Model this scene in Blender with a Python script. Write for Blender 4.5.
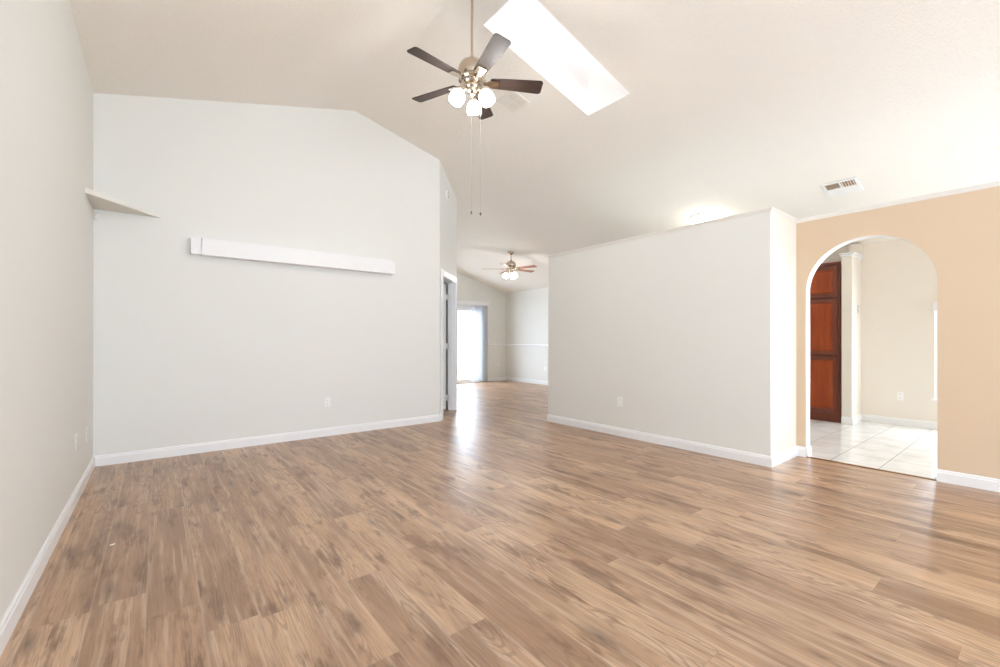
import bpy, bmesh, math, random
from mathutils import Vector, Matrix

for o in list(bpy.data.objects):
    bpy.data.objects.remove(o, do_unlink=True)
C = bpy.context.scene.collection
PI = math.pi

# ------------------------------------------------------------------ camera
HC, TH = 1.22, 0.6664
cam_d = bpy.data.cameras.new('camera')
cam = bpy.data.objects.new('camera', cam_d)
C.objects.link(cam)
cam.location = (0, 0, HC)
cam.rotation_euler = (PI / 2, 0, -TH)
cam_d.sensor_width = 36.0
cam_d.lens = 36.0 * 434.28 / 1000.0
cam_d.shift_y = (340.48 - 333.5) / 1000.0
cam_d.clip_start = 0.02
bpy.context.scene.camera = cam

# ------------------------------------------------------------------ world, exposure, daylight through the openings
SKY = 11.5
w = bpy.data.worlds.new('world')
bpy.context.scene.world = w
w.use_nodes = True
bg = w.node_tree.nodes['Background']
bg.inputs['Color'].default_value = (0.80, 0.93, 1.08, 1)
bg.inputs['Strength'].default_value = SKY
vs = bpy.context.scene.view_settings
vs.view_transform = 'Standard'
vs.look = 'None'
vs.exposure = 0.42
vs.gamma = 1.0
vs.use_curve_mapping = False
cy = bpy.context.scene.cycles
cy.use_denoising = True
cy.max_bounces = 14
cy.diffuse_bounces = 10
cy.glossy_bounces = 6
cy.transparent_max_bounces = 12
cy.sample_clamp_indirect = 6.0
cy.caustics_reflective = False
cy.caustics_refractive = False


def portal(name, loc, rot, sx, sy):
    l = bpy.data.lights.new(name, 'AREA')
    l.shape = 'RECTANGLE'
    l.size, l.size_y = sx, sy
    l.cycles.is_portal = True
    o = bpy.data.objects.new(name, l)
    o.location, o.rotation_euler = loc, rot
    C.objects.link(o)
    return o


# house dimensions (metres): x runs across the gable, y into the depth
XL, XE = -0.4947, 8.388
YB, YF, YD = -4.4, 5.7284, 10.363
XR0, ZR0, KR, KL = 2.0556, 4.2744, 0.2516, 0.2597
XC, SD = 3.3428, 0.8375
XBX, YBN, YBF, XA, HL = 4.6375, 1.679, 4.7134, 5.3234, 2.4974
T = 0.12


def zc(x):
    return ZR0 - KR * (x - XR0) if x > XR0 else ZR0 + KL * (x - XR0)


portal('portal_back', (1.675, YB - 0.10, 1.3), (PI / 2, 0, 0), 4.05, 2.4)
portal('portal_patio', (6.625, YD + 0.10, 1.1), (-PI / 2, 0, 0), 1.75, 2.15)
portal('portal_kitchen', (XE + 0.10, 0.05, 1.07), (0, PI / 2, 0), 1.3, 1.9)
portal('portal_kitchen_back', (7.0, YB - 0.10, 1.3), (PI / 2, 0, 0), 1.4, 1.4)
portal('portal_bedroom', (XL - T - 0.1, 8.0, 1.5), (0, -PI / 2, 0), 1.0, 1.0)
portal('portal_skylight', (3.145, 3.02, 5.04), (0, math.atan(KR), 0), 1.5, 0.58)


# ------------------------------------------------------------------ materials
def mat(name, col, rough=0.5, metal=0.0, spec=0.5, emit=None, estr=0.0, bump=None, coat=0.0):
    m = bpy.data.materials.new(name)
    m.use_nodes = True
    nt = m.node_tree
    b = nt.nodes['Principled BSDF']
    b.inputs['Base Color'].default_value = (*col, 1)
    b.inputs['Roughness'].default_value = rough
    b.inputs['Metallic'].default_value = metal
    b.inputs['Specular IOR Level'].default_value = spec
    b.inputs['Coat Weight'].default_value = coat
    if emit:
        b.inputs['Emission Color'].default_value = (*emit, 1)
        b.inputs['Emission Strength'].default_value = estr
    if bump:
        scale, strength, dist = bump
        tc = nt.nodes.new('ShaderNodeTexCoord')
        n = nt.nodes.new('ShaderNodeTexNoise')
        n.inputs['Scale'].default_value = scale
        n.inputs['Detail'].default_value = 3
        bp = nt.nodes.new('ShaderNodeBump')
        bp.inputs['Strength'].default_value = strength
        bp.inputs['Distance'].default_value = dist
        nt.links.new(tc.outputs['Object'], n.inputs['Vector'])
        nt.links.new(n.outputs['Fac'], bp.inputs['Height'])
        nt.links.new(bp.outputs['Normal'], b.inputs['Normal'])
    return m


class NG:
    """small helper to write node maths"""

    def __init__(s, m):
        s.nt = m.node_tree

    def put(s, node, i, v):
        if isinstance(v, (int, float)):
            node.inputs[i].default_value = v
        elif isinstance(v, tuple):
            node.inputs[i].default_value = v
        else:
            s.nt.links.new(v, node.inputs[i])

    def m(s, op, a, b=0.0, c=None, clamp=False):
        n = s.nt.nodes.new('ShaderNodeMath')
        n.operation = op
        n.use_clamp = clamp
        s.put(n, 0, a)
        s.put(n, 1, b)
        if c is not None:
            s.put(n, 2, c)
        return n.outputs[0]

    def xyz(s, x, y, z):
        n = s.nt.nodes.new('ShaderNodeCombineXYZ')
        for i, v in enumerate((x, y, z)):
            s.put(n, i, v)
        return n.outputs[0]

    def noise(s, vec, scale=1.0, detail=2.0, rough=0.5, dist=0.0):
        n = s.nt.nodes.new('ShaderNodeTexNoise')
        s.put(n, 'Vector', vec)
        n.inputs['Scale'].default_value = scale
        n.inputs['Detail'].default_value = detail
        n.inputs['Roughness'].default_value = rough
        n.inputs['Distortion'].default_value = dist
        return n.outputs['Fac']

    def white(s, vec):
        n = s.nt.nodes.new('ShaderNodeTexWhiteNoise')
        n.noise_dimensions = '3D'
        s.put(n, 'Vector', vec)
        return n.outputs['Value']

    def ramp(s, v, lo, hi, a=0.0, b=1.0, kind='SMOOTHSTEP'):
        n = s.nt.nodes.new('ShaderNodeMapRange')
        n.interpolation_type = kind
        s.put(n, 0, v)
        for i, q in zip((1, 2, 3, 4), (lo, hi, a, b)):
            n.inputs[i].default_value = q
        return n.outputs[0]

    def mix(s, f, a, b, mode='MIX'):
        n = s.nt.nodes.new('ShaderNodeMix')
        n.data_type = 'RGBA'
        n.blend_type = mode
        s.put(n, 0, f)
        for i, v in ((6, a), (7, b)):
            s.put(n, i, v)
        return n.outputs[2]


def wood_floor():
    m = mat('plank_floor', (0.5, 0.35, 0.22), 0.34, spec=1.0)
    g = NG(m)
    nt = m.node_tree
    b = nt.nodes['Principled BSDF']
    tc = nt.nodes.new('ShaderNodeTexCoord')
    sp = nt.nodes.new('ShaderNodeSeparateXYZ')
    nt.links.new(tc.outputs['Object'], sp.inputs[0])
    x, y = sp.outputs[0], sp.outputs[1]
    W, L = 0.197, 1.5
    u = g.m('DIVIDE', g.m('SUBTRACT', x, 0.153), W)
    col = g.m('FLOOR', u)
    fu = g.m('SUBTRACT', u, col)
    off = g.white(g.xyz(col, 3.7, 1.1))
    v = g.m('ADD', g.m('DIVIDE', y, L), off)
    row = g.m('FLOOR', v)
    fv = g.m('SUBTRACT', v, row)
    pid = g.white(g.xyz(col, row, 8.3))
    pid2 = g.white(g.xyz(col, row, 21.9))
    z = g.m('MULTIPLY', pid, 37.0)
    # broad elongated tone, smudges round knots, cathedral rings, fine streaks
    def plank(kx, ky, dz_):
        return g.xyz(g.m('MULTIPLY', x, kx), g.m('MULTIPLY', y, ky), g.m('ADD', z, dz_))
    tone = g.noise(plank(6.0, 1.0, 0.0), 1.0, 3.0, 0.55)
    ringn = g.noise(plank(8.0, 0.9, 11.0), 1.0, 1.5, 0.45, 0.3)
    rings = g.m('SINE', g.m('MULTIPLY', ringn, 120.0))
    ringmask = g.ramp(g.noise(plank(5.0, 1.2, 29.0), 1.0, 1.0), 0.46, 0.64)
    streak = g.noise(plank(170.0, 6.0, 0.0), 1.0, 3.0, 0.6)
    smudge = g.ramp(g.noise(plank(10.0, 2.2, 53.0), 1.0, 4.0, 0.62), 0.52, 0.66)
    wide = g.noise(plank(34.0, 1.3, 3.0), 1.0, 2.0, 0.5)
    vo = nt.nodes.new('ShaderNodeTexVoronoi')
    vo.inputs['Scale'].default_value = 1.0
    nt.links.new(plank(6.0, 1.9, 71.0), vo.inputs['Vector'])
    sc = nt.nodes.new('ShaderNodeSeparateColor')
    nt.links.new(vo.outputs['Color'], sc.inputs[0])
    rare = g.m('GREATER_THAN', sc.outputs[0], 0.5)
    kd = g.m('ADD', vo.outputs['Distance'], g.m('MULTIPLY', g.m('SUBTRACT', streak, 0.5), 0.10))
    knot = g.m('MULTIPLY', g.ramp(kd, 0.03, 0.30, 1.0, 0.0), rare)
    core = g.m('MULTIPLY', g.ramp(kd, 0.02, 0.09, 1.0, 0.0), rare)
    base = g.mix(g.ramp(pid2, 0.0, 1.0, 0.0, 1.0, 'LINEAR'), (0.39, 0.222, 0.122, 1), (0.62, 0.405, 0.245, 1))
    base = g.mix(g.ramp(tone, 0.38, 0.66, 0.0, 0.66), base, (0.25, 0.135, 0.070, 1))
    base = g.mix(g.ramp(wide, 0.48, 0.68, 0.0, 0.42), base, (0.70, 0.53, 0.39, 1))
    base = g.mix(g.ramp(streak, 0.42, 0.70, 0.0, 0.45), base, (0.20, 0.115, 0.07, 1))
    base = g.mix(g.m('MULTIPLY', g.m('MULTIPLY', g.ramp(rings, 0.1, 0.9), ringmask), 0.48), base, (0.18, 0.10, 0.055, 1))
    base = g.mix(g.m('MULTIPLY', smudge, g.ramp(streak, 0.3, 0.65, 0.45, 0.95)), base, (0.17, 0.080, 0.036, 1))
    base = g.mix(g.m('MULTIPLY', knot, 0.55), base, (0.13, 0.075, 0.045, 1))
    base = g.mix(g.m('MULTIPLY', core, 0.5), base, (0.07, 0.04, 0.025, 1))
    # plank joints, with a bevel highlight painted along the long edges
    eu = g.m('MINIMUM', fu, g.m('SUBTRACT', 1.0, fu))
    ev = g.m('MULTIPLY', g.m('MINIMUM', fv, g.m('SUBTRACT', 1.0, fv)), L / W)
    e = g.m('MINIMUM', eu, ev)
    seam = g.ramp(e, 0.003, 0.010, 1.0, 0.0)
    edge_highlight = g.ramp(eu, 0.006, 0.022, 1.0, 0.0)
    base = g.mix(g.m('MULTIPLY', edge_highlight, 0.35), base, (0.66, 0.50, 0.37, 1))
    base = g.mix(g.m('MULTIPLY', seam, 0.25), base, (0.14, 0.08, 0.045, 1))
    pores = g.ramp(g.noise(plank(75.0, 3.0, 91.0), 1.0, 3.0, 0.65), 0.56, 0.70)
    base = g.mix(g.m('MULTIPLY', pores, 0.32), base, (0.17, 0.095, 0.055, 1))
    nt.links.new(base, b.inputs['Base Color'])
    r = g.m('ADD', 0.27, g.m('MULTIPLY', streak, 0.16))
    nt.links.new(r, b.inputs['Roughness'])
    bp = nt.nodes.new('ShaderNodeBump')
    bp.inputs['Strength'].default_value = 0.25
    bp.inputs['Distance'].default_value = 0.002
    h = g.m('SUBTRACT', g.m('MULTIPLY', streak, 0.25), seam)
    nt.links.new(h, bp.inputs['Height'])
    nt.links.new(bp.outputs['Normal'], b.inputs['Normal'])
    return m


def tile_floor():
    m = mat('white_tile', (0.8, 0.78, 0.74), 0.18)
    g = NG(m)
    nt = m.node_tree
    b = nt.nodes['Principled BSDF']
    tc = nt.nodes.new('ShaderNodeTexCoord')
    sp = nt.nodes.new('ShaderNodeSeparateXYZ')
    nt.links.new(tc.outputs['Object'], sp.inputs[0])
    S = 0.381
    u = g.m('DIVIDE', g.m('SUBTRACT', sp.outputs[0], 0.15), S)
    v = g.m('DIVIDE', g.m('SUBTRACT', sp.outputs[1], 1.02), S)
    fu = g.m('FRACT', g.m('ADD', u, 100.0))
    fv = g.m('FRACT', g.m('ADD', v, 100.0))
    e = g.m('MINIMUM', g.m('MINIMUM', fu, g.m('SUBTRACT', 1.0, fu)), g.m('MINIMUM', fv, g.m('SUBTRACT', 1.0, fv)))
    grout = g.ramp(e, 0.007, 0.013, 1.0, 0.0)
    n = g.noise(tc.outputs['Object'], 5.0, 4.0)
    base = g.mix(g.ramp(n, 0.35, 0.7), (0.86, 0.85, 0.82, 1), (0.76, 0.74, 0.70, 1))
    base = g.mix(grout, base, (0.20, 0.19, 0.18, 1))
    nt.links.new(base, b.inputs['Base Color'])
    nt.links.new(g.ramp(grout, 0, 1, 0.2, 0.8), b.inputs['Roughness'])
    return m


def glass_pane(name='clear_glass', tint=1.0):
    m = bpy.data.materials.new(name)
    m.use_nodes = True
    nt = m.node_tree
    for n in list(nt.nodes):
        nt.nodes.remove(n)
    out = nt.nodes.new('ShaderNodeOutputMaterial')
    mx = nt.nodes.new('ShaderNodeMixShader')
    t = nt.nodes.new('ShaderNodeBsdfTransparent')
    t.inputs[0].default_value = (tint, tint, tint, 1)
    gl = nt.nodes.new('ShaderNodeBsdfGlossy')
    gl.inputs['Roughness'].default_value = 0.02
    mx.inputs[0].default_value = 0.06
    nt.links.new(t.outputs[0], mx.inputs[1])
    nt.links.new(gl.outputs[0], mx.inputs[2])
    nt.links.new(mx.outputs[0], out.inputs[0])
    return m


def wood_paint(name, c1, c2, sx, sy, sz, rough, coat=0.0, spec=0.35):
    m = mat(name, c1, rough, coat=coat, spec=spec)
    g = NG(m)
    nt = m.node_tree
    b = nt.nodes['Principled BSDF']
    tc = nt.nodes.new('ShaderNodeTexCoord')
    mp = nt.nodes.new('ShaderNodeMapping')
    mp.inputs['Scale'].default_value = (sx, sy, sz)
    nt.links.new(tc.outputs['Object'], mp.inputs[0])
    n = g.noise(mp.outputs[0], 1.0, 4.0, 0.6, 0.4)
    nt.links.new(g.mix(g.ramp(n, 0.3, 0.7), (*c1, 1), (*c2, 1)), b.inputs['Base Color'])
    return m


M = {}
M['wall'] = mat('greige_wall_paint', (0.764, 0.768, 0.738), 0.55, spec=0.3, bump=(90, 0.12, 0.002))
M['kitchen_wall'] = mat('cream_wall_paint', (0.80, 0.75, 0.675), 0.55, spec=0.3, bump=(90, 0.12, 0.002))
M['arch_wall'] = mat('warm_lit_wall_paint', (0.67, 0.525, 0.375), 0.55, spec=0.3, bump=(90, 0.12, 0.002))  # greige wall as well; the warm light on it is put into the colour
M['ceiling'] = mat('stippled_ceiling_paint', (0.872, 0.836, 0.778), 0.8, spec=0.2, bump=(60, 0.8, 0.010))
M['shaft'] = mat('white_stippled_paint', (0.90, 0.87, 0.84), 0.8, spec=0.2, bump=(55, 0.45, 0.006))
M['trim'] = mat('white_gloss_trim', (0.83, 0.835, 0.845), 0.35)
M['cream_trim'] = mat('cream_trim', (0.80, 0.78, 0.735), 0.45)
M['floor'] = wood_floor()
M['tile'] = tile_floor()
M['glass'] = glass_pane()
M['skyglass'] = glass_pane('tinted_skylight_glass', 0.46)
M['concrete'] = mat('patio_concrete', (0.6, 0.59, 0.57), 0.8, bump=(30, 0.2, 0.004))
M['plastic'] = mat('white_plastic', (0.86, 0.86, 0.85), 0.35)
M['vent'] = mat('beige_vent_enamel', (0.80, 0.77, 0.71), 0.45)
M['slot'] = mat('dark_slot', (0.12, 0.12, 0.12), 0.6)
M['nickel'] = mat('brushed_nickel', (0.60, 0.51, 0.41), 0.2, metal=1.0)
M['chain'] = mat('chain_metal', (0.25, 0.24, 0.22), 0.5, metal=0.0)
M['fob'] = mat('fob_metal', (0.22, 0.20, 0.18), 0.4, metal=0.5)
M['blade'] = wood_paint('espresso_blade', (0.022, 0.013, 0.010), (0.045, 0.027, 0.021), 4, 40, 40, 0.5)
M['redblade'] = wood_paint('walnut_blade', (0.27, 0.11, 0.065), (0.36, 0.16, 0.095), 4, 40, 40, 0.4)
M['shade'] = mat('lit_frosted_glass', (0.95, 0.94, 0.9), 0.4, emit=(1.0, 0.97, 0.92), estr=7.0)
M['dome'] = mat('lit_opal_acrylic', (0.95, 0.94, 0.9), 0.4, emit=(1.0, 0.97, 0.90), estr=5.0)
M['duct'] = mat('duct_brown', (0.42, 0.24, 0.085), 0.7)
M['cherry'] = wood_paint('cherry_cabinet', (0.23, 0.034, 0.004), (0.33, 0.062, 0.008), 14, 14, 1.6, 0.42)
M['cherry_dark'] = wood_paint('cherry_cabinet_frame', (0.12, 0.024, 0.009), (0.165, 0.036, 0.012), 14, 14, 1.6, 0.32, 0.3)
M['vane'] = mat('pale_blue_vane', (0.74, 0.79, 0.86), 0.5)
nt_ = M['vane'].node_tree
tr_ = nt_.nodes.new('ShaderNodeBsdfTranslucent'); tr_.inputs[0].default_value = (0.95, 0.93, 0.90, 1)
mx_ = nt_.nodes.new('ShaderNodeMixShader'); mx_.inputs[0].default_value = 0.45
nt_.links.new(nt_.nodes['Principled BSDF'].outputs[0], mx_.inputs[1]); nt_.links.new(tr_.outputs[0], mx_.inputs[2])
nt_.links.new(mx_.outputs[0], nt_.nodes['Material Output'].inputs[0])
M['shelfpaint'] = mat('shelf_paint', (0.70, 0.665, 0.60), 0.5)
M['threshold'] = wood_paint('threshold_strip', (0.20, 0.10, 0.045), (0.28, 0.15, 0.07), 20, 4, 4, 0.4)
M['hinge'] = mat('satin_hinge', (0.75, 0.74, 0.72), 0.35, metal=0.4)


# ------------------------------------------------------------------ mesh helpers
def bm_box(bm, x0, x1, y0, y1, z0, z1, mtx=None):
    v = [Vector((x, y, z)) for z in (z0, z1) for y in (y0, y1) for x in (x0, x1)]
    if mtx:
        v = [mtx @ q for q in v]
    q = [bm.verts.new(p) for p in v]
    for f in ((0, 2, 3, 1), (4, 5, 7, 6), (0, 1, 5, 4), (2, 6, 7, 3), (0, 4, 6, 2), (1, 3, 7, 5)):
        bm.faces.new([q[i] for i in f])


def bm_prism(bm, a, b):
    """two matching outlines (lists of points) joined into a solid"""
    n = len(a)
    va = [bm.verts.new(p) for p in a]
    vb = [bm.verts.new(p) for p in b]
    bm.faces.new(va)
    bm.faces.new(list(reversed(vb)))
    for i in range(n):
        j = (i + 1) % n
        bm.faces.new((va[j], va[i], vb[i], vb[j]))


def bm_lathe(bm, prof, seg=32, mtx=None):
    """prof: list of (radius, z)"""
    rings = []
    for r, z in prof:
        if r < 1e-6:
            p = Vector((0, 0, z))
            rings.append([bm.verts.new(mtx @ p if mtx else p)])
        else:
            ring = []
            for i in range(seg):
                a = 2 * PI * i / seg
                p = Vector((r * math.cos(a), r * math.sin(a), z))
                ring.append(bm.verts.new(mtx @ p if mtx else p))
            rings.append(ring)
    for A, B in zip(rings, rings[1:]):
        if len(A) == 1 and len(B) == 1:
            continue
        for i in range(seg):
            j = (i + 1) % seg
            if len(A) == 1:
                bm.faces.new((A[0], B[j], B[i]))
            elif len(B) == 1:
                bm.faces.new((A[i], A[j], B[0]))
            else:
                bm.faces.new((A[i], A[j], B[j], B[i]))


def bm_tube(bm, pts, r, seg=10):
    pts = [Vector(p) for p in pts]
    rings = []
    for i, p in enumerate(pts):
        d = (pts[min(i + 1, len(pts) - 1)] - pts[max(i - 1, 0)]).normalized()
        up = Vector((0, 0, 1)) if abs(d.z) < 0.9 else Vector((1, 0, 0))
        s = d.cross(up).normalized()
        t = s.cross(d)
        rings.append([bm.verts.new(p + r * (math.cos(2 * PI * k / seg) * s + math.sin(2 * PI * k / seg) * t)) for k in range(seg)])
    for A, B in zip(rings, rings[1:]):
        for k in range(seg):
            j = (k + 1) % seg
            bm.faces.new((A[k], A[j], B[j], B[k]))
    bm.faces.new(list(reversed(rings[0])))
    bm.faces.new(rings[-1])


def obj(name, bm, material, parent=None, smooth=False, bevel=0.0, loc=None):
    bmesh.ops.recalc_face_normals(bm, faces=bm.faces)
    me = bpy.data.meshes.new(name)
    bm.to_mesh(me)
    bm.free()
    me.materials.append(material)
    o = bpy.data.objects.new(name, me)
    C.objects.link(o)
    if parent:
        o.parent = parent
    if loc:
        o.location = loc
    if bevel:
        bv = o.modifiers.new('bevel', 'BEVEL')
        bv.width = bevel
        bv.segments = 2
        bv.limit_method = 'ANGLE'
        bv.angle_limit = math.radians(35)
    if smooth:
        for p in me.polygons:
            p.use_smooth = True
        try:
            me.set_sharp_from_angle(angle=math.radians(38))
        except Exception:
            pass
    return o


def struct(name, bm, material, parent=None, **k):
    o = obj(name, bm, material, parent, **k)
    o['kind'] = 'structure'
    return o


def empty(name, loc=(0, 0, 0), rot=(0, 0, 0)):
    o = bpy.data.objects.new(name, None)
    o.empty_display_size = 0.1
    o.location, o.rotation_euler = loc, rot
    C.objects.link(o)
    return o


def tag(o, label, cat, group=None):
    o['label'], o['category'] = label, cat
    if group:
        o['group'] = group
    return o


def copy_tree(o, parent=None):
    c = o.copy()
    C.objects.link(c)
    c.parent = parent
    for ch in list(o.children):
        copy_tree(ch, c)
    return c


NB = bmesh.new


# ------------------------------------------------------------------ the shell
# floors
b = NB(); bm_box(b, XL - T, XA + 0.02, YB - T, YD + T, -0.1, 0)
bm_box(b, XA + 0.02, XE + T, YBF, YD + T, -0.1, 0)
struct('floor', b, M['floor'])
b = NB(); bm_box(b, XA + 0.02, XE + T, YB - T, YBF, -0.1, 0)
bm_box(b, XBX + T, XA + 0.02, YBN + T, YBF - T, 0.0005, 0.003)
struct('floor_kitchen', b, M['tile'])
b = NB(); bm_box(b, 4.0, 9.5, YD + T, YD + 3.0, -0.12, -0.02)
struct('patio_ground', b, M['concrete'])

# ceiling: two slopes, the right one cut for the skylight
SX0, SX1, SY0, SY1 = 2.395, 3.90, 2.732, 3.315


def slab(bm, x0, x1, y0, y1):
    pts = [(x0, y0), (x1, y0), (x1, y1), (x0, y1)]
    lo = [Vector((x, y, zc(x))) for x, y in pts]
    bm_prism(bm, lo, [p + Vector((0, 0, 0.12)) for p in lo])


b = NB()
slab(b, XL - T, XR0, YB - T, YD + T)
for x0, x1, y0, y1 in ((XR0, SX0, YB - T, YD + T), (SX1, XE + T, YB - T, YD + T), (SX0, SX1, YB - T, SY0), (SX0, SX1, SY1, YD + T)):
    slab(b, x0, x1, y0, y1)
bmesh.ops.remove_doubles(b, verts=b.verts, dist=1e-4)
struct('ceiling', b, M['ceiling'])

# skylight: plastered shaft with a glazed curb on top
ZT = 0.95
b = NB()
for x0, x1, y0, y1 in ((SX0 - 0.001, SX0 + 0.008, SY0 - 0.001, SY1 + 0.001), (SX1 - 0.008, SX1 + 0.001, SY0 - 0.001, SY1 + 0.001), (SX0 + 0.008, SX1 - 0.008, SY0 - 0.001, SY0 + 0.008), (SX0 + 0.008, SX1 - 0.008, SY1 - 0.008, SY1 + 0.001)):
    pts = [(x0, y0), (x1, y0), (x1, y1), (x0, y1)]
    bm_prism(b, [Vector((x, y, zc(x) - 0.0015)) for x, y in pts], [Vector((x, y, zc(x) + ZT)) for x, y in pts])
sky = struct('window_1', b, M['shaft'])
b = NB()
for x0, x1, y0, y1 in ((SX0, SX0 + 0.04, SY0, SY1), (SX1 - 0.04, SX1, SY0, SY1), (SX0, SX1, SY0, SY0 + 0.04), (SX0, SX1, SY1 - 0.04, SY1)):
    pts = [(x0, y0), (x1, y0), (x1, y1), (x0, y1)]
    bm_prism(b, [Vector((x, y, zc(x) + ZT - 0.05)) for x, y in pts], [Vector((x, y, zc(x) + ZT)) for x, y in pts])
obj('window_frame', b, M['trim'], sky)
b = NB()
pts = [(SX0, SY0), (SX1, SY0), (SX1, SY1), (SX0, SY1)]
bm_prism(b, [Vector((x, y, zc(x) + ZT - 0.02)) for x, y in pts], [Vector((x, y, zc(x) + ZT - 0.014)) for x, y in pts])
obj('pane', b, M['skyglass'], sky)


def gable_outline(x0, x1):
    """top line of a wall across the gable from x1 back to x0"""
    r = [(x1, zc(x1))]
    if x0 < XR0 < x1:
        r.append((XR0, ZR0))
    r.append((x0, zc(x0)))
    return r


def wall_xz(name, outline, y0, y1, material):
    b = NB()
    bm_prism(b, [Vector((x, y0, z)) for x, z in outline], [Vector((x, y1, z)) for x, z in outline])
    return struct(name, b, material)


def wall_yz(name, outline, x0, x1, material):
    b = NB()
    bm_prism(b, [Vector((x0, y, z)) for y, z in outline], [Vector((x1, y, z)) for y, z in outline])
    return struct(name, b, material)


wall_yz('wall_left', [(YB - T, 0), (YF + T, 0), (YF + T, zc(XL)), (YB - T, zc(XL))], XL - T, XL, M['wall'])
wall_xz('wall_far', [(XL, 0), (XC, 0)] + gable_outline(XL, XC), YF, YF + T, M['wall'])
# back wall behind the camera, one wide window in it
WB = (-0.35, 3.7, 0.1, 2.5)
WK = (6.3, 7.7, 0.6, 2.0)
wall_xz('wall_back', [(XL, 0), (WB[0], 0), (WB[0], WB[3]), (WB[1], WB[3]), (WB[1], 0), (WK[0], 0), (WK[0], WK[3]), (WK[1], WK[3]), (WK[1], 0), (XE, 0)] + gable_outline(XL, XE), YB - T, YB, M['wall'])
b = NB(); bm_box(b, WB[0], WB[1], YB - T, YB, 0, WB[2]); bm_box(b, WK[0], WK[1], YB - T, YB, 0, WK[2])
struct('wall_back_apron', b, M['wall'])

# diagonal wall with the door opening (local s along the wall, n into it)
DM = Matrix.Translation((XC, YF, 0)) @ Matrix.Rotation(PI / 4, 4, 'Z')
LD = SD * math.sqrt(2)
DO0, DO1, DOZ = 0.155, 1.055, 2.235      # opening


def dz(s):
    return zc(XC + s / math.sqrt(2))


b = NB()
ol = [(0, 0), (DO0, 0), (DO0, DOZ), (DO1, DOZ), (DO1, 0), (LD, 0), (LD, dz(LD)), (0, dz(0))]
bm_prism(b, [DM @ Vector((s, 0, z)) for s, z in ol], [DM @ Vector((s, T, z)) for s, z in ol])
struct('wall_diagonal', b, M['wall'])
XH, YH = XC + SD, YF + SD
wall_yz('wall_hall', [(YH + 0.02, 0), (YD, 0), (YD, zc(XH) - 0.002), (YH + 0.02, zc(XH) - 0.002)], XH - T, XH, M['wall'])
# rear wall of the far room with the sliding door
PD = (5.75, 7.5, 2.18)
wall_xz('wall_rear', [(XL - T, 0), (PD[0], 0), (PD[0], PD[2]), (PD[1], PD[2]), (PD[1], 0), (XE, 0)] + gable_outline(XL - T, XE), YD, YD + T, M['wall'])
BW = (7.5, 8.5, 1.0, 2.0)
b = NB()
for y0, y1, z0, z1 in ((YF + T, BW[0], 0, zc(XL) - 0.003), (BW[1], YD, 0, zc(XL) - 0.003), (BW[0], BW[1], 0, BW[2]), (BW[0], BW[1], BW[3], zc(XL) - 0.003)):
    bm_box(b, XL - T, XL, y0, y1, z0, z1)
struct('wall_bedroom', b, M['wall'])
# exterior wall on the right with the kitchen window
KW = (-0.9, 1.0, 0.42, 1.72)
b = NB()
zt = zc(XE)
bm_box(b, XE, XE + T, YB - T, KW[0], 0, zt)
bm_box(b, XE, XE + T, KW[1], YBF, 0, zt)
bm_box(b, XE, XE + T, KW[0], KW[1], 0, KW[2])
bm_box(b, XE, XE + T, KW[0], KW[1], KW[3], zt)
struct('wall_kitchen', b, M['kitchen_wall'])
b = NB(); bm_box(b, XE, XE + T, YBF, YD + T, 0, zt)
struct('wall_right', b, M['wall'])
# ledge-height partition round the kitchen
b = NB()
bm_box(b, XBX, XBX + T, YBN, YBF, 0, HL)
struct('wall_partition', b, M['wall'])
b = NB(); bm_box(b, XBX + T, XE, YBF - T, YBF, 0, HL)
struct('wall_partition_end', b, M['wall'])
b = NB(); bm_box(b, XBX + T, XA + T, YBN, YBN + T, 0, HL)
struct('wall_return', b, M['kitchen_wall'])  # cream instead of greige: warm shading painted into this wall's colour
# arch wall
AY0, AY1, AZS = 0.616, 1.594, 1.732
AR = (AY1 - AY0) / 2
AYC = (AY0 + AY1) / 2
arc = [(AYC + AR * math.cos(a), AZS + AR * math.sin(a)) for a in [PI * k / 48 for k in range(49)]]   # from AY1 side over to AY0
ol = [(YB, 0), (AY0, 0)] + list(reversed(arc)) + [(AY1, 0), (YBN, 0), (YBN, HL), (YB, HL)]
wall_yz('wall_arch', ol, XA, XA + T, M['arch_wall'])
# white lining of the arch
inn = [(AYC + (AR - 0.003) * math.cos(a), AZS + (AR - 0.003) * math.sin(a)) for a in [PI * k / 48 for k in range(49)]]
b = NB()
lo = [(AY1, 0.0)] + arc + [(AY0, 0.0)]
li = [(AY1 - 0.003, 0.0)] + inn + [(AY0 + 0.003, 0.0)]
for k in range(len(lo) - 1):
    q = [lo[k], lo[k + 1], li[k + 1], li[k]]
    bm_prism(b, [Vector((XA + 0.004, y, z)) for y, z in q], [Vector((XA + T + 0.001, y, z)) for y, z in q])
bmesh.ops.remove_doubles(b, verts=b.verts, dist=1e-5)
struct('trim_arch', b, M['trim'])
# short wing wall beside the pantry
WX, WY0, WY1 = 7.897, 1.795, 1.915
b = NB(); bm_box(b, WX, XE, WY0, WY1, 0, HL - 0.05)
struct('wall_wing', b, M['kitchen_wall'])
b = NB(); bm_box(b, 8.27, XE, WY0 - 0.02, WY1, HL, zc(XE) - 0.002)
struct('wall_wing_upper', b, M['kitchen_wall'])
b = NB()
bm_box(b, WX - 0.015, XE, WY0 - 0.015, WY1 + 0.015, HL - 0.05, HL - 0.02)
bm_box(b, WX - 0.04, XE, WY0 - 0.04, WY1 + 0.03, HL - 0.02, HL)
struct('trim_wing_cap', b, M['trim'], bevel=0.008)

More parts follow.
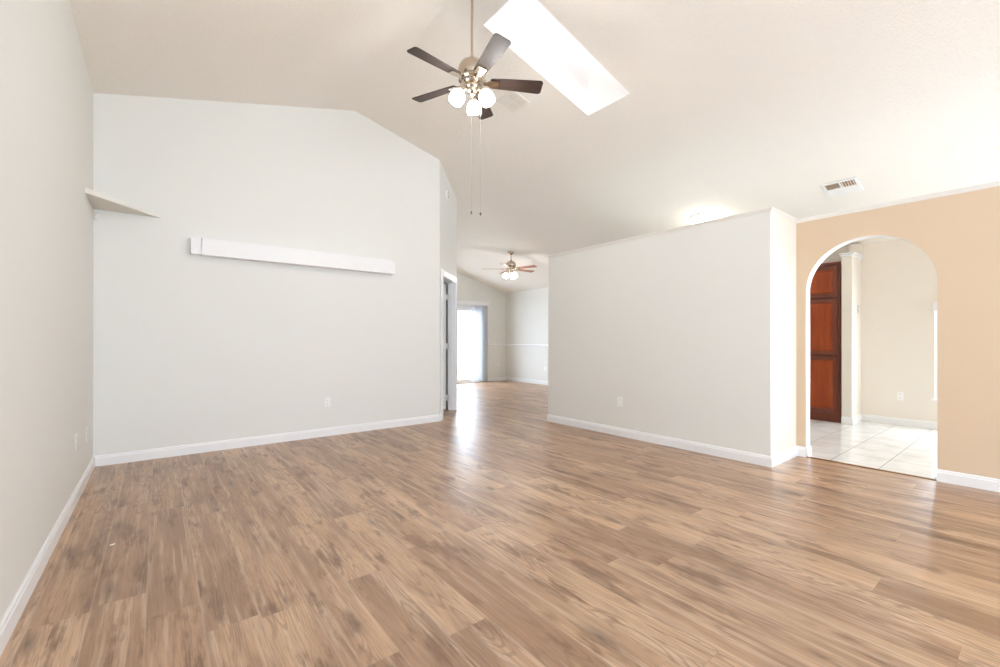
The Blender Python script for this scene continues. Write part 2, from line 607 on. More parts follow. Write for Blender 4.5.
# ------------------------------------------------------------------ baseboards and mouldings
BP = [(0, 0), (0.016, 0), (0.016, 0.078), (0.012, 0.084), (0.011, 0.096), (0.005, 0.104), (0, 0.104)]
CP = [(0, -0.034), (0.005, -0.034), (0.007, -0.022), (0.012, -0.016), (0.014, -0.009), (0.021, -0.008), (0.021, 0.004), (0, 0.004)]
RP = [(0, 0), (0.010, 0.0), (0.014, 0.018), (0.024, 0.028), (0.024, 0.046), (0.012, 0.056), (0.008, 0.07), (0, 0.07)]


def run(name, path, prof, z, material, closed=False):
    """sweep a profile along a floor-plan path; it sticks out to the left of the direction of travel"""
    P = [Vector((p[0], p[1])) for p in path]
    b = NB()
    rings = []
    n = len(P)
    for i, p in enumerate(P):
        def nrm(a, c):
            d = (c - a).normalized()
            return Vector((-d.y, d.x))
        if i == 0:
            m_ = nrm(P[0], P[1]); k = 1
        elif i == n - 1:
            m_ = nrm(P[-2], P[-1]); k = 1
        else:
            a, c = nrm(P[i - 1], p), nrm(p, P[i + 1])
            m_ = (a + c).normalized()
            k = 1 / max(0.3, m_.dot(a))
        rings.append([b.verts.new((p.x + m_.x * o * k, p.y + m_.y * o * k, z + h)) for o, h in prof])
    for A, B in zip(rings, rings[1:]):
        for j in range(len(prof)):
            j2 = (j + 1) % len(prof)
            b.faces.new((A[j], A[j2], B[j2], B[j]))
    b.faces.new(rings[0]); b.faces.new(list(reversed(rings[-1])))
    return struct(name, b, material)


def DP(s, n=0):
    q = DM @ Vector((s, n, 0))
    return (q.x, q.y)


e = 0.0
run('baseboard_left', [(XL, YF), (XL, YB)], BP, 0, M['trim'])
run('baseboard_far', [DP(0.075), (XC, YF), (XL + 0.001, YF)], BP, 0, M['trim'])
run('baseboard_partition', [(XA, AY1 - 0.004), (XA, YBN), (XBX, YBN), (XBX, YBF), (XE, YBF)], BP, 0, M['trim'])
run('baseboard_arch', [(XA, YB), (XA, AY0 + 0.004)], BP, 0, M['trim'])
run('baseboard_rear', [(XE, YBF + 0.02), (XE, YD), (PD[1] + 0.07, YD)], BP, 0, M['trim'])
run('baseboard_hall', [(XH, YD), (XH, YH + 0.03)], BP, 0, M['trim'])
run('baseboard_kitchen', [(XE, YB), (XE, WY0), (WX, WY0), (WX, WY1)], BP, 0, M['trim'])
run('baseboard_reveal', [(XA + T, AY1 - 0.006), (XA - 0.001, AY1 - 0.006)], [(0, 0), (0.012, 0), (0.012, 0.085), (0.006, 0.1), (0, 0.104)], 0, M['trim'])
run('trim_ledge', [(XA, YB), (XA, YBN), (XBX, YBN), (XBX, YBF), (XE, YBF)], CP, HL, M['cream_trim'])
run('trim_chair_rail', [(XE, YBF + 0.02), (XE, YD), (PD[1] + 0.2, YD)], RP, 1.045, M['trim'])
# threshold strip between planks and tiles
b = NB(); bm_prism(b, [Vector((XA - 0.012, AY0, 0.0005)), Vector((XA + 0.035, AY0, 0.0005)), Vector((XA + 0.028, AY0, 0.008)), Vector((XA - 0.006, AY0, 0.008))],
                   [Vector((XA - 0.012, AY1, 0.0005)), Vector((XA + 0.035, AY1, 0.0005)), Vector((XA + 0.028, AY1, 0.008)), Vector((XA - 0.006, AY1, 0.008))])
struct('trim_threshold', b, M['threshold'])

# ------------------------------------------------------------------ interior door in the diagonal wall
d1 = empty('door_1'); d1['kind'] = 'structure'
b = NB()
for s0, s1, z0, z1 in ((DO0 - 0.075, DO0 + 0.005, 0, DOZ + 0.08), (DO1 - 0.005, DO1 + 0.075, 0, DOZ + 0.08), (DO0 + 0.005, DO1 - 0.005, DOZ - 0.005, DOZ + 0.08)):
    bm_box(b, s0, s1, -0.014, -0.0005, z0, z1, DM)
    bm_box(b, s0 + 0.02, s1 - 0.015 if s1 - s0 < 0.2 else s1, -0.020, -0.014, z0, z1 - (0.015 if z0 == 0 else 0.0), DM)
obj('casing', b, M['trim'], d1)
b = NB()
bm_box(b, DO0 + 0.0005, DO0 + 0.018, 0.0005, T + 0.002, 0, DOZ - 0.018, DM)
bm_box(b, DO1 - 0.018, DO1 - 0.0005, 0.0005, T + 0.002, 0, DOZ - 0.018, DM)
bm_box(b, DO0 + 0.0005, DO1 - 0.0005, 0.0005, T + 0.002, DOZ - 0.018, DOZ - 0.0005, DM)
bm_box(b, DO1 - 0.030, DO1 - 0.018, 0.04, 0.075, 0, DOZ - 0.018, DM)
obj('jamb', b, M['trim'], d1)
# leaf standing open into the room beyond, hinged on the far jamb
GAP = 0.04
b = NB()
s1 = DO1 - 0.022
bm_box(b, s1 - 0.035, s1, T + GAP, T + GAP + 0.84, 0.012, DOZ - 0.03, DM)
for n0, n1 in ((0.12, 0.38), (0.46, 0.72)):
    for z0, z1 in ((0.2, 0.75), (0.9, 1.5), (1.62, 2.05)):
        bm_box(b, s1 - 0.041, s1 - 0.035, T + GAP + n0, T + GAP + n1, z0, z1, DM)
leaf = obj('leaf', b, M['trim'], d1, bevel=0.004)
for z in (0.22, 1.12, 1.98):
    b = NB()
    bm_box(b, s1 - 0.008, s1 - 0.002, T - 0.03, T + GAP + 0.03, z - 0.05, z + 0.05, DM)
    bm_tube(b, [DM @ Vector((s1 - 0.010, T + GAP / 2 + 0.005, z - 0.055)), DM @ Vector((s1 - 0.010, T + GAP / 2 + 0.005, z + 0.055))], 0.008, 12)
    obj('hinge', b, M['hinge'], d1)

# ------------------------------------------------------------------ sliding patio door, kitchen window, back window
d2 = empty('door_2'); d2['kind'] = 'structure'
b = NB()
y0, y1 = YD - 0.004, YD + T
bm_box(b, PD[0], PD[0] + 0.05, y0, y1, 0, PD[2])
bm_box(b, PD[1] - 0.05, PD[1], y0, y1, 0, PD[2])
bm_box(b, PD[0] + 0.05, PD[1] - 0.05, y0, y1, PD[2] - 0.05, PD[2])
bm_box(b, PD[0] + 0.05, PD[1] - 0.05, y0, y1, 0, 0.03)
obj('door_frame', b, M['trim'], d2)
xm = (PD[0] + PD[1]) / 2
for x0, x1, yy in ((PD[0] + 0.05, xm + 0.03, YD + 0.06), (xm - 0.03, PD[1] - 0.05, YD + 0.02)):
    b = NB()
    bm_box(b, x0, x0 + 0.06, yy, yy + 0.035, 0.03, PD[2] - 0.05)
    bm_box(b, x1 - 0.06, x1, yy, yy + 0.035, 0.03, PD[2] - 0.05)
    bm_box(b, x0 + 0.06, x1 - 0.06, yy, yy + 0.035, 0.03, 0.11)
    bm_box(b, x0 + 0.06, x1 - 0.06, yy, yy + 0.035, PD[2] - 0.12, PD[2] - 0.05)
    s = obj('sash', b, M['trim'], d2)
    b = NB(); bm_box(b, x0 + 0.055, x1 - 0.055, yy + 0.014, yy + 0.020, 0.10, PD[2] - 0.11)
    obj('pane', b, M['glass'], s)

w2 = empty('window_2'); w2['kind'] = 'structure'
b = NB()
bm_box(b, XE + 0.03, XE + 0.09, KW[0], KW[0] + 0.05, KW[2], KW[3])
bm_box(b, XE + 0.03, XE + 0.09, KW[1] - 0.05, KW[1], KW[2], KW[3])
bm_box(b, XE + 0.03, XE + 0.09, KW[0] + 0.05, KW[1] - 0.05, KW[2], KW[2] + 0.05)
bm_box(b, XE + 0.03, XE + 0.09, KW[0] + 0.05, KW[1] - 0.05, KW[3] - 0.05, KW[3])
bm_box(b, XE + 0.03, XE + 0.09, KW[0] + 0.05, KW[1] - 0.05, 1.05, 1.09)
obj('window_frame', b, M['trim'], w2)
b = NB(); bm_box(b, XE + 0.057, XE + 0.063, KW[0] + 0.04, KW[1] - 0.04, KW[2] + 0.04, KW[3] - 0.04)
obj('pane', b, M['glass'], w2)
b = NB(); bm_box(b, XE - 0.03, XE + 0.03, KW[0] - 0.03, KW[1] + 0.03, KW[2] - 0.035, KW[2] - 0.0005)
obj('window_sill', b, M['trim'], w2, bevel=0.005)

for nm, q in (('window_3', WB), ('window_4', WK)):
    w3 = empty(nm); w3['kind'] = 'structure'
    xm = (q[0] + q[1]) / 2
    b = NB()
    for x0, x1, z0, z1 in ((q[0], q[0] + 0.05, q[2], q[3]), (q[1] - 0.05, q[1], q[2], q[3]), (q[0] + 0.05, q[1] - 0.05, q[2], q[2] + 0.05),
                           (q[0] + 0.05, q[1] - 0.05, q[3] - 0.05, q[3]), (xm - 0.025, xm + 0.025, q[2] + 0.05, q[3] - 0.05)):
        bm_box(b, x0, x1, YB - 0.09, YB - 0.03, z0, z1)
    obj('window_frame', b, M['trim'], w3)
    b = NB(); bm_box(b, q[0] + 0.04, q[1] - 0.04, YB - 0.063, YB - 0.057, q[2] + 0.04, q[3] - 0.04)
    obj('pane', b, M['glass'], w3)

w5 = empty('added_window_5'); w5['kind'] = 'structure'  # unseen window, added to brighten the door leaf and jamb
b = NB()
ym = (BW[0] + BW[1]) / 2
for y0, y1, z0, z1 in ((BW[0], BW[0] + 0.05, BW[2], BW[3]), (BW[1] - 0.05, BW[1], BW[2], BW[3]), (BW[0] + 0.05, BW[1] - 0.05, BW[2], BW[2] + 0.05),
                       (BW[0] + 0.05, BW[1] - 0.05, BW[3] - 0.05, BW[3]), (ym - 0.025, ym + 0.025, BW[2] + 0.05, BW[3] - 0.05)):
    bm_box(b, XL - 0.09, XL - 0.03, y0, y1, z0, z1)
obj('window_frame', b, M['trim'], w5)
b = NB(); bm_box(b, XL - 0.063, XL - 0.057, BW[0] + 0.04, BW[1] - 0.04, BW[2] + 0.04, BW[3] - 0.04)
obj('pane', b, M['glass'], w5)

# ------------------------------------------------------------------ ceiling fans
def rot_z(a):
    return Matrix.Rotation(a, 4, 'Z')


def blade_mesh(r0, r1, w0, w1, th, pitch, z):
    """one blade along +x, wider and rounded at the tip"""
    b = NB()
    N = 40
    up, lo = [], []
    xs = [r0 + (r1 - r0) * i / N for i in range(N + 1)]
    out = []
    L = r1 - r0
    for x in xs:
        t = (x - r0) / L
        wd = w0 + (w1 - w0) * (t ** 0.8)
        if t > 0.93:
            q = (t - 0.93) / 0.07
            wd *= math.sqrt(max(0.0, 1 - (0.80 * q) ** 3.2))
        if t < 0.05:
            wd *= 0.80 + 0.2 * math.sin(PI / 2 * t / 0.05)
        out.append((x, wd / 2))
    ol = [(x, -h) for x, h in out] + [(x, h) for x, h in reversed(out)]
    R = Matrix.Rotation(pitch, 4, 'X')
    bm_prism(b, [Matrix.Translation((0, 0, z)) @ R @ Vector((x, y, -th / 2)) for x, y in ol],
             [Matrix.Translation((0, 0, z)) @ R @ Vector((x, y, th / 2)) for x, y in ol])
    return b


def iron_mesh(r0, r1, pitch, z):
    """bracket: arm from the motor flaring to a plate under the blade"""
    b = NB()
    ol = [(r0, -0.022), (r0 + 0.04, -0.018), (r1 - 0.085, -0.026), (r1 - 0.07, -0.036), (r1 - 0.006, -0.038), (r1, -0.03),
          (r1, 0.03), (r1 - 0.006, 0.038), (r1 - 0.07, 0.036), (r1 - 0.085, 0.026), (r0 + 0.04, 0.018), (r0, 0.022)]
    R = Matrix.Translation((0, 0, z)) @ Matrix.Rotation(pitch, 4, 'X')
    bm_prism(b, [R @ Vector((x, y, -0.011)) for x, y in ol], [R @ Vector((x, y, -0.0045)) for x, y in ol])
    for x, y in ((r1 - 0.05, -0.02), (r1 - 0.05, 0.02), (r1 - 0.02, 0.0)):
        bm_lathe(b, [(0, -0.015), (0.006, -0.014), (0.007, -0.0105), (0, -0.0105)], 10, R @ Matrix.Translation((x, y, 0)))
    return b


def shade_profile(k=1.1):
    return [(0.020 * k, 0.0), (0.026 * k, -0.004), (0.034 * k, -0.014), (0.048 * k, -0.034), (0.056 * k, -0.058), (0.0575 * k, -0.078),
            (0.054 * k, -0.100), (0.0515 * k, -0.112), (0.049 * k, -0.112), (0.051 * k, -0.100), (0.054 * k, -0.078), (0.052 * k, -0.058),
            (0.044 * k, -0.034), (0.030 * k, -0.016), (0.018 * k, -0.006)]


def ceiling_fan(loc, ceil_rod, R, phase, pitch, blade_m, label, lamp_angles, lamp_w, chains, w1=0.142, tilt=0.0):
    """origin at the height of the blades on the axis; ceil_rod = distance from there to the ceiling"""
    f = empty('ceiling_fan', loc)
    tag(f, label, 'ceiling fan')
    b = NB(); bm_lathe(b, [(0, ceil_rod), (0.065, ceil_rod), (0.067, ceil_rod - 0.012), (0.058, ceil_rod - 0.035), (0.034, ceil_rod - 0.062), (0.018, ceil_rod - 0.07), (0, ceil_rod - 0.07)], 32, Matrix.Rotation(0, 4, 'Y'))
    obj('canopy', b, M['nickel'], f, smooth=True)
    b = NB(); bm_lathe(b, [(0, 0.19), (0.011, 0.19), (0.011, ceil_rod - 0.06), (0, ceil_rod - 0.06)], 16)
    obj('downrod', b, M['nickel'], f, smooth=True)
    b = NB(); bm_lathe(b, [(0, 0.215), (0.018, 0.215), (0.020, 0.190), (0.034, 0.182), (0.064, 0.172), (0.094, 0.150), (0.112, 0.120), (0.117, 0.092), (0.113, 0.062), (0.100, 0.036),
                           (0.112, 0.020), (0.112, 0.010), (0.098, 0.002), (0.094, -0.022), (0.075, -0.032), (0, -0.032)], 40)
    mh = obj('motor_housing', b, M['nickel'], f, smooth=True)
    b = NB()
    for k in range(20):
        a = 2 * PI * k / 20
        bm_box(b, 0.088, 0.0965, -0.006, 0.006, -0.018, -0.002, rot_z(a))
    obj('cooling_slot', b, M['slot'], mh)
    bl = None
    for k in range(5):
        a = phase + k * 2 * PI / 5
        if bl is None:
            bl = obj('blade', blade_mesh(0.150, R, 0.098, w1, 0.006, pitch, 0.0), blade_m, f, bevel=0.0015)
            obj('blade_iron', iron_mesh(0.085, 0.225, pitch, 0.0), M['nickel'], bl, smooth=True)
            o = bl
        else:
            o = copy_tree(bl, f)
        o.rotation_euler = (0, 0, a)
    # light kit
    b = NB(); bm_lathe(b, [(0, -0.030), (0.060, -0.030), (0.066, -0.038), (0.062, -0.052), (0.050, -0.060), (0.046, -0.086), (0.034, -0.100), (0.020, -0.106), (0.012, -0.122), (0.006, -0.128), (0, -0.128)], 32)
    for a in lamp_angles:
        r = rot_z(a)
        bm_tube(b, [r @ Vector(p) for p in ((0.035, 0, -0.072), (0.062, 0, -0.072), (0.082, 0, -0.080), (0.092, 0, -0.092))], 0.011, 12)
        tm = r @ Matrix.Translation((0.092, 0, -0.086)) @ Matrix.Rotation(-math.radians(28), 4, 'Y')
        bm_lathe(b, [(0, 0.012), (0.018, 0.010), (0.026, -0.002), (0.028, -0.016), (0.024, -0.018), (0, -0.016)], 24, tm)
    obj('light_fitter', b, M['nickel'], f, smooth=True)
    for a in lamp_angles:
        tm = rot_z(a) @ Matrix.Translation((0.096, 0, -0.096)) @ Matrix.Rotation(-math.radians(28), 4, 'Y')
        b = NB(); bm_lathe(b, shade_profile(), 28, tm)
        s = obj('lamp_shade', b, M['shade'], f, smooth=True)
        b = NB(); bm_lathe(b, [(0, -0.012), (0.012, -0.014), (0.018, -0.045), (0.028, -0.070), (0.028, -0.086), (0.016, -0.102), (0, -0.106)], 18, tm)
        obj('bulb', b, M['shade'], s, smooth=True)
        l = bpy.data.lights.new('fan_lamp', 'POINT')
        l.energy = lamp_w
        l.color = (1.0, 0.97, 0.94)
        l.shadow_soft_size = 0.045
        lo = bpy.data.objects.new('fan_lamp', l)
        C.objects.link(lo)
        lo.parent = f
        lo.location = (tm @ Vector((0, 0, -0.165)))
    for (x, y, z0, z1) in chains:
        b = NB(); bm_tube(b, [(x, y, z0), (x, y, z1 + 0.03)], 0.0008, 6)
        c = obj('pull_chain', b, M['chain'], f)
        b = NB(); bm_lathe(b, [(0, 0.02), (0.004, 0.016), (0.008, 0.006), (0.008, -0.004), (0.004, -0.012), (0, -0.014)], 14, Matrix.Translation((x, y, z1)))
        obj('fob', b, M['fob'], c, smooth=True)
    return f


FX, FY, FZ = XR0, 2.99, 3.375
ceiling_fan((FX, FY, FZ), ZR0 - FZ, 0.595, math.radians(-30.3), math.radians(-13), M['blade'],
            'large ceiling fan with dark brown blades hanging on a long rod near the skylight',
            [math.radians(q) for q in (165, 302, 48)], 9,
            [(-0.004, 0.003, -0.10, 2.285 - FZ), (0.055, -0.043, -0.085, 2.275 - FZ)])

ceiling_fan((6.256, 7.553, 2.835), zc(6.256) - 2.835, 0.66, math.radians(70), math.radians(-10), M['redblade'],
            'distant ceiling fan with reddish brown blades in the far room',
            [math.radians(q) for q in (150, 270, 30)], 4, [(0.02, -0.045, -0.10, -0.22)])

# ------------------------------------------------------------------ things on the ceiling
SL = math.atan(KR)


def on_ceiling(name, x, y, spin=0.0):
    """an Empty on the right slope, local -z pointing into the room, local x down the slope"""
    o = empty(name, (x, y, zc(x) - 0.0005))
    o.rotation_euler = (Matrix.Rotation(SL, 4, 'Y') @ Matrix.Rotation(spin, 4, 'Z')).to_euler()
    return o


def register(x, y, sx, sy, label, spin=0.0, open_q=(1, 2, 0, 0), paint='plastic'):
    """square four-way register; quadrants: 1 dark gap, 2 slats seen edge on, 0 slats seen on their faces"""
    t = on_ceiling('ceiling_vent', x, y, spin)
    tag(t, label, 'vent', None)
    hx, hy = sx / 2, sy / 2
    b = NB(); bm_box(b, -hx + 0.02, hx - 0.02, -hy + 0.02, hy - 0.02, -0.0025, -0.0005)
    obj('duct_opening', b, M['duct'], t)
    b = NB()
    fw = 0.035
    for x0, x1, y0, y1 in ((-hx, hx, -hy, -hy + fw), (-hx, hx, hy - fw, hy), (-hx, -hx + fw, -hy + fw, hy - fw), (hx - fw, hx, -hy + fw, hy - fw),
                           (-hx + fw, hx - fw, -0.009, 0.009), (-0.009, 0.009, -hy + fw, -0.009), (-0.009, 0.009, 0.009, hy - fw)):
        bm_box(b, x0, x1, y0, y1, -0.012, -0.0005)
    obj('frame', b, M[paint], t, bevel=0.003)
    q = [(-hx + fw, -0.009, 0.009, hy - fw), (-hx + fw, -0.009, -hy + fw, -0.009), (0.009, hx - fw, 0.009, hy - fw), (0.009, hx - fw, -hy + fw, -0.009)]
    for (x0, x1, y0, y1), kind in zip(q, open_q):
        n = 5
        for i in range(n):
            b = NB()
            if kind == 2:      # slats running down the slope, tilted sideways
                cy_ = y0 + (y1 - y0) * (i + 0.5) / n
                m_ = Matrix.Translation(((x0 + x1) / 2, cy_, -0.009)) @ Matrix.Rotation(math.radians(35), 4, 'X')
                bm_box(b, -(x1 - x0) / 2, (x1 - x0) / 2, -0.009, 0.009, -0.0006, 0.0006, m_)
            else:
                cx_ = x0 + (x1 - x0) * (i + 0.5) / n
                ang = -48 if kind == 1 else 24
                m_ = Matrix.Translation((cx_, (y0 + y1) / 2, -0.009)) @ Matrix.Rotation(math.radians(ang), 4, 'Y')
                hw = 0.010 if kind == 1 else 0.0135
                bm_box(b, -hw, hw, -(y1 - y0) / 2, (y1 - y0) / 2, -0.0006, 0.0006, m_)
            obj('slat', b, M[paint], t)
    return t


register(6.653, 1.608, 0.345, 0.36, 'white square ceiling register with brown openings above the archway')
register(3.215, 3.84, 0.27, 0.29, 'white square ceiling register half hidden behind the dark fan blades', 0.0, (0, 0, 0, 0), 'vent')

t = empty('ceiling_light', (6.73, 3.32, zc(6.73)))
t.rotation_euler = (0, SL, 0)
tag(t, 'lit round flush ceiling light peeking over the partition ledge', 'ceiling light')
b = NB(); bm_lathe(b, [(0, -0.0005), (0.262, -0.0005), (0.262, -0.022), (0.25, -0.026), (0, -0.026)], 48)
obj('base', b, M['plastic'], t, smooth=True)
b = NB(); bm_lathe(b, [(0.25, -0.026), (0.252, -0.075), (0.24, -0.10), (0.20, -0.122), (0.10, -0.138), (0, -0.142)], 48)
obj('diffuser', b, M['dome'], t, smooth=True)
l = bpy.data.lights.new('kitchen_lamp', 'POINT')
l.energy = 5
l.color = (1.0, 0.93, 0.82)
l.shadow_soft_size = 0.1
lo = bpy.data.objects.new('kitchen_lamp', l)
C.objects.link(lo)
lo.parent = t
lo.location = (0, 0, -0.26)

# ------------------------------------------------------------------ things on the walls
# triangular corner shelf
b = NB()
tri = [(XL + 0.0008, YF - 0.0008), (XL + 0.0008, 5.145), (-0.005, YF - 0.0008)]
bm_prism(b, [Vector((x, y, 2.492)) for x, y in tri], [Vector((x, y, 2.512)) for x, y in tri])
t = obj('corner_shelf', b, M['shelfpaint'])
tag(t, 'triangular corner shelf high on the wall in the left corner', 'shelf')
b = NB()
a_, c_ = Vector((tri[1][0], tri[1][1])), Vector((tri[2][0], tri[2][1]))
d_ = (c_ - a_).normalized(); n_ = Vector((d_.y, -d_.x)) * 0.018
q = [a_, a_ + Vector((0, n_.y - n_.x * d_.y / d_.x)), c_ + Vector((n_.x - n_.y * d_.x / d_.y, 0)), c_]
bm_prism(b, [Vector((p.x, p.y, 2.488 if i < 2 else 2.492)) for i, p in enumerate(q)], [Vector((p.x, p.y, 2.535 if i < 2 else 2.518)) for i, p in enumerate(q)])
obj('front_edge', b, M['cream_trim'], t)

# long boxed valance
VX0, VX1, VZ0, VZ1, VD = 0.268, 2.575, 2.137, 2.315, 0.118
t = empty('wall_valance', (0, YF, 0))
tag(t, 'long white boxed valance mounted across the far wall', 'valance')
b = NB(); bm_box(b, VX0 + 0.096, VX1 - 0.055, -VD - 0.004, -0.0006, VZ0, VZ1 + 0.004)
obj('body', b, M['trim'], t, bevel=0.004)
b = NB(); bm_box(b, VX0, VX0 + 0.086, -VD + 0.004, -0.0006, VZ0 + 0.002, VZ1 - 0.003)
obj('end_cap', b, M['trim'], t, bevel=0.004)
b = NB(); bm_box(b, VX1 - 0.052, VX1, -VD + 0.012, -0.0006, VZ0 - 0.002, VZ1 - 0.012)
obj('end_cap', b, M['trim'], t, bevel=0.006)
b = NB(); bm_box(b, VX0 + 0.08, VX1 - 0.045, -VD + 0.02, -0.0006, VZ0 + 0.008, VZ1 - 0.02)
obj('mounting_board', b, M['trim'], t)

# motion sensor in the corner
t = empty('motion_sensor', (XL + 0.001, YF - 0.001, 2.43), (0, 0, PI / 4))
t.scale = (0.72, 0.72, 0.72)
t.location.z = 2.42
tag(t, 'small white motion sensor tucked under the corner shelf', 'sensor')
b = NB()
bm_prism(b, [Vector(p) for p in ((-0.025, -0.026, 0.03), (0.025, -0.026, 0.03), (0.032, -0.034, -0.03), (-0.032, -0.034, -0.03))],
         [Vector(p) for p in ((-0.020, -0.075, 0.026), (0.020, -0.075, 0.026), (0.026, -0.060, -0.034), (-0.026, -0.060, -0.034))])
obj('housing', b, M['plastic'], t, bevel=0.004)
b = NB(); bm_box(b, -0.008, 0.008, -0.026, -0.004, -0.012, 0.012)
obj('bracket', b, M['plastic'], t)
b = NB(); bm_lathe(b, [(0, 0.0), (0.012, 0.0), (0.010, 0.006), (0, 0.009)], 16, Matrix.Translation((0, -0.066, 0.0)) @ Matrix.Rotation(PI / 2, 4, 'X'))
obj('lens', b, M['plastic'], t, smooth=True)


def outlet(loc, rz, label, group=None):
    """local -y points into the room"""
    t = empty('power_outlet', loc, (0, 0, rz))
    tag(t, label, 'outlet', group)
    b = NB(); bm_box(b, -0.036, 0.036, -0.006, -0.0005, -0.06, 0.06)
    obj('cover_plate', b, M['plastic'], t, bevel=0.002)
    for z in (-0.024, 0.024):
        b = NB()
        ol = [(0.0165 * math.cos(a), 0.0145 * max(-0.85, min(0.85, math.sin(a)))) for a in [2 * PI * k / 24 for k in range(24)]]
        bm_prism(b, [Vector((x, -0.006, z + h)) for x, h in ol], [Vector((x, -0.0078, z + h)) for x, h in ol])
        s = obj('socket', b, M['plastic'], t)
        b = NB()
        bm_box(b, -0.0075, -0.0050, -0.0082, -0.0078, z - 0.003, z + 0.006)
        bm_box(b, 0.0050, 0.0075, -0.0082, -0.0078, z - 0.003, z + 0.006)
        bm_box(b, -0.002, 0.002, -0.0082, -0.0078, z - 0.009, z - 0.005)
        obj('slot', b, M['slot'], s)
    b = NB(); bm_lathe(b, [(0, 0), (0.003, 0), (0.0025, 0.001), (0, 0.0014)], 12, Matrix.Translation((0, -0.006, 0)) @ Matrix.Rotation(PI / 2, 4, 'X'))
    obj('screw', b, M['plastic'], t)
    return t


outlet((1.695, YF, 0.432), 0, 'white power outlet low on the far wall under the long valance')
outlet((XL, 4.575, 0.452), PI / 2, 'white power outlet low on the left wall, nearer of two')
outlet((XL, 5.213, 0.402), PI / 2, 'white wall plate low on the left wall, closest to the corner')
outlet((XBX, 3.418, 0.440), -PI / 2, 'white power outlet low on the partition wall left of the archway')
outlet((8.092, YD, 0.48), 0, 'white power outlet beside the vertical blinds in the far room')
outlet((XE, 8.656, 0.43), -PI / 2, 'white power outlet on the far room side wall below the chair rail')
outlet((XE, 1.35, 0.42), -PI / 2, 'white power outlet seen through the archway on the kitchen wall')

t = empty('light_switch', (8.22, WY0, 1.69), (0, 0, 0))
tag(t, 'light switch on the white wing wall seen through the archway', 'switch')
b = NB(); bm_box(b, -0.036, 0.036, -0.006, -0.0005, -0.06, 0.06)
obj('cover_plate', b, mat('beige_plate', (0.62, 0.58, 0.51), 0.4), t, bevel=0.002)
b = NB(); bm_box(b, -0.006, 0.006, -0.016, -0.006, -0.004, 0.012)
obj('toggle', b, M['plastic'], t, bevel=0.001)

t = empty('smoke_detector')
t.matrix_world = DM @ Matrix.Translation((0.432, 0, 3.565))
tag(t, 'round white smoke detector high on the diagonal wall above the door', 'smoke detector')
RX = Matrix.Rotation(PI / 2, 4, 'X')
b = NB(); bm_lathe(b, [(0, 0.0006), (0.068, 0.0006), (0.068, 0.012), (0.062, 0.02), (0.060, 0.028), (0.045, 0.036), (0, 0.038)], 36, RX)
obj('housing', b, M['plastic'], t, smooth=True)
b = NB()
bm_lathe(b, [(0.050, 0.0335), (0.050, 0.0362), (0.044, 0.0382), (0.044, 0.036)], 36, RX)
obj('sensor_ring', b, M['slot'], t)

# ------------------------------------------------------------------ vertical blinds on the patio door
t = empty('vertical_blind', (0, YD, 0))
tag(t, 'pale blue vertical blinds drawn to one side of the sliding glass door', 'blinds')
b = NB()
bm_box(b, 5.6, 7.655, -0.115, -0.100, 2.235, 2.345)
bm_box(b, 5.6, 5.612, -0.100, -0.0006, 2.235, 2.345)
bm_box(b, 7.643, 7.655, -0.100, -0.0006, 2.235, 2.345)
bm_box(b, 5.612, 7.643, -0.100, -0.0006, 2.335, 2.345)
obj('valance', b, M['trim'], t, bevel=0.003)
b = NB(); bm_box(b, 5.63, 7.63, -0.075, -0.04, 2.285, 2.325)
obj('headrail', b, M['plastic'], t)
v0 = None
for i in range(14):
    if v0 is None:
        b = NB()
        n = 6
        ol = [(-0.044 + 0.088 * k / n, 0.007 * math.sin(PI * k / n)) for k in range(n + 1)]
        ol += [(x, y + 0.0012) for x, y in reversed(ol)]
        bm_prism(b, [Vector((x, y, 0.025)) for x, y in ol], [Vector((x, y, 2.275)) for x, y in ol])
        bm_box(b, -0.008, 0.008, 0.0055, 0.0085, 2.275, 2.286)
        v0 = obj('vane', b, M['vane'], t)
        v = v0
    else:
        v = v0.copy(); C.objects.link(v); v.parent = t
    v.location = (7.125 + i * 0.037, -0.057, 0)
    v.rotation_euler = (0, 0, math.radians(108 + 10 * math.sin(i * 2.1)))

# ------------------------------------------------------------------ kitchen: pantry cabinet and window blind
PX0, PX1, PY0, PY1, PZ = 7.925, XE - 0.001, WY1 + 0.02, 2.92, 2.36
t = empty('pantry_cabinet', (PX0, PY0, 0))
tag(t, 'tall cherry wood pantry cabinet with raised panel doors behind the archway', 'cabinet')
D, W_ = PX1 - PX0, PY1 - PY0
b = NB()
bm_box(b, 0.02, D, 0, W_, 0.10, PZ)
bm_box(b, 0.0, 0.02, 0, W_, 0.0, 0.135)
bm_box(b, 0.0, 0.02, 0, 0.045, 0.135, PZ)
bm_box(b, 0.0, 0.02, W_ - 0.045, W_, 0.135, PZ)
bm_box(b, 0.0, 0.02, W_ / 2 - 0.02, W_ / 2 + 0.02, 0.135, PZ)
bm_box(b, -0.012, 0.02, -0.004, W_ + 0.01, PZ, PZ + 0.03)
obj('carcass', b, M['cherry_dark'], t, bevel=0.003)
b = NB(); bm_box(b, 0.05, D, 0.01, W_ - 0.01, 0.0, 0.10)
obj('plinth', b, M['cherry_dark'], t)


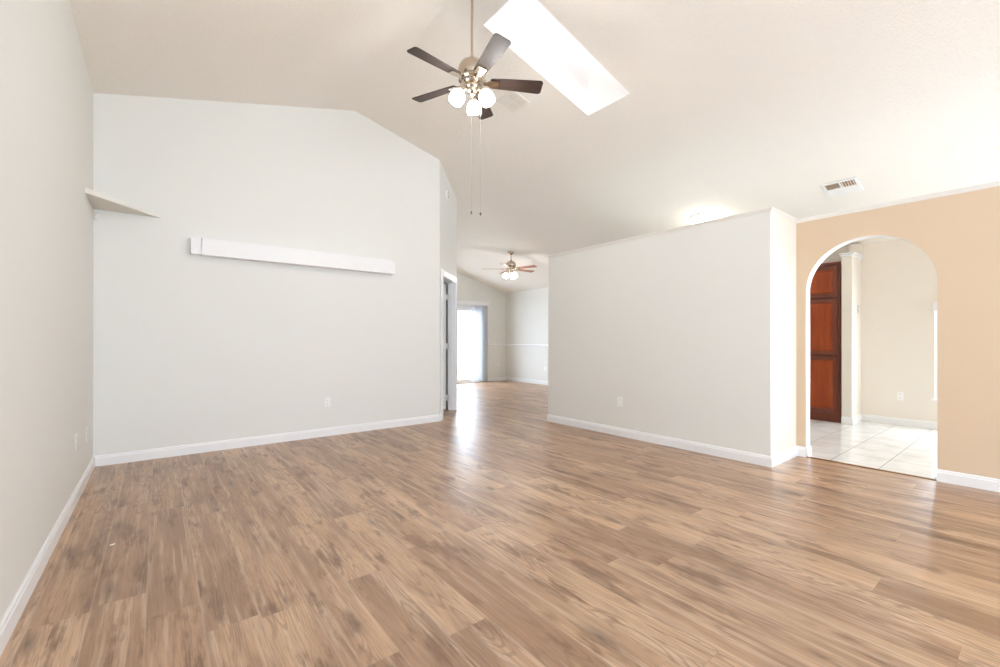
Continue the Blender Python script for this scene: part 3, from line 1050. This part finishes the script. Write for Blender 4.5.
def panel_door(y0, y1, z0, z1):
    fw = 0.058
    b = NB()
    for a0, a1, c0, c1 in ((y0, y0 + fw, z0, z1), (y1 - fw, y1, z0, z1), (y0 + fw, y1 - fw, z0, z0 + fw), (y0 + fw, y1 - fw, z1 - fw, z1)):
        bm_box(b, -0.021, -0.001, a0, a1, c0, c1)
    d = obj('door', b, M['cherry_dark'], t, bevel=0.004)
    b = NB()
    p0, p1, q0, q1 = y0 + fw, y1 - fw, z0 + fw, z1 - fw
    i = 0.03
    o3 = [(p0, q0), (p1, q0), (p1, q1), (p0, q1)]
    i3 = [(p0 + i, q0 + i), (p1 - i, q0 + i), (p1 - i, q1 - i), (p0 + i, q1 - i)]
    va = [b.verts.new((-0.008, y, z)) for y, z in o3]
    vb = [b.verts.new((-0.018, y, z)) for y, z in i3]
    vc = [b.verts.new((-0.002, y, z)) for y, z in o3]
    b.faces.new(vb)
    b.faces.new(list(reversed(vc)))
    for k in range(4):
        j = (k + 1) % 4
        b.faces.new((va[k], va[j], vb[j], vb[k]))
        b.faces.new((vc[k], vc[j], va[j], va[k]))
    obj('raised_panel', b, M['cherry'], d)


for y0, y1 in ((0.03, W_ / 2 - 0.008), (W_ / 2 + 0.008, W_ - 0.03)):
    for z0, z1 in ((0.135, 0.985), (1.0, 1.85), (1.865, 2.335)):
        panel_door(y0, y1, z0, z1)

t = empty('window_blind', (XE, 0, 0))
tag(t, 'white raised blind over the kitchen window at the edge of the archway', 'blind')
b = NB(); bm_box(b, -0.05, -0.0006, KW[0] - 0.03, KW[1] + 0.012, KW[3] - 0.10, KW[3] + 0.02)
obj('valance', b, M['trim'], t, bevel=0.004)
for i in range(5):
    b = NB(); bm_box(b, -0.04, -0.006, KW[0] + 0.01, KW[1] - 0.01, KW[3] - 0.117 - i * 0.012, KW[3] - 0.112 - i * 0.012)
    obj('slat', b, M['trim'], t)
b = NB(); bm_box(b, -0.042, -0.004, KW[0] + 0.01, KW[1] - 0.01, KW[3] - 0.19, KW[3] - 0.172)
obj('bottom_rail', b, M['trim'], t, bevel=0.002)

# tiny scrap on the planks
b = NB()
bm_prism(b, [Vector(p) for p in ((-0.012, -0.004, 0.0006), (0.010, -0.007, 0.0006), (0.014, 0.005, 0.0006), (-0.004, 0.008, 0.0006))],
         [Vector(p) for p in ((-0.012, -0.004, 0.004), (0.010, -0.007, 0.002), (0.014, 0.005, 0.006), (-0.004, 0.008, 0.003))])
tag(obj('paper_scrap', b, M['plastic'], loc=(-0.218, 3.467, 0)), 'tiny white scrap lying on the wooden floor near the left wall', 'scrap')

bpy.context.view_layer.update()
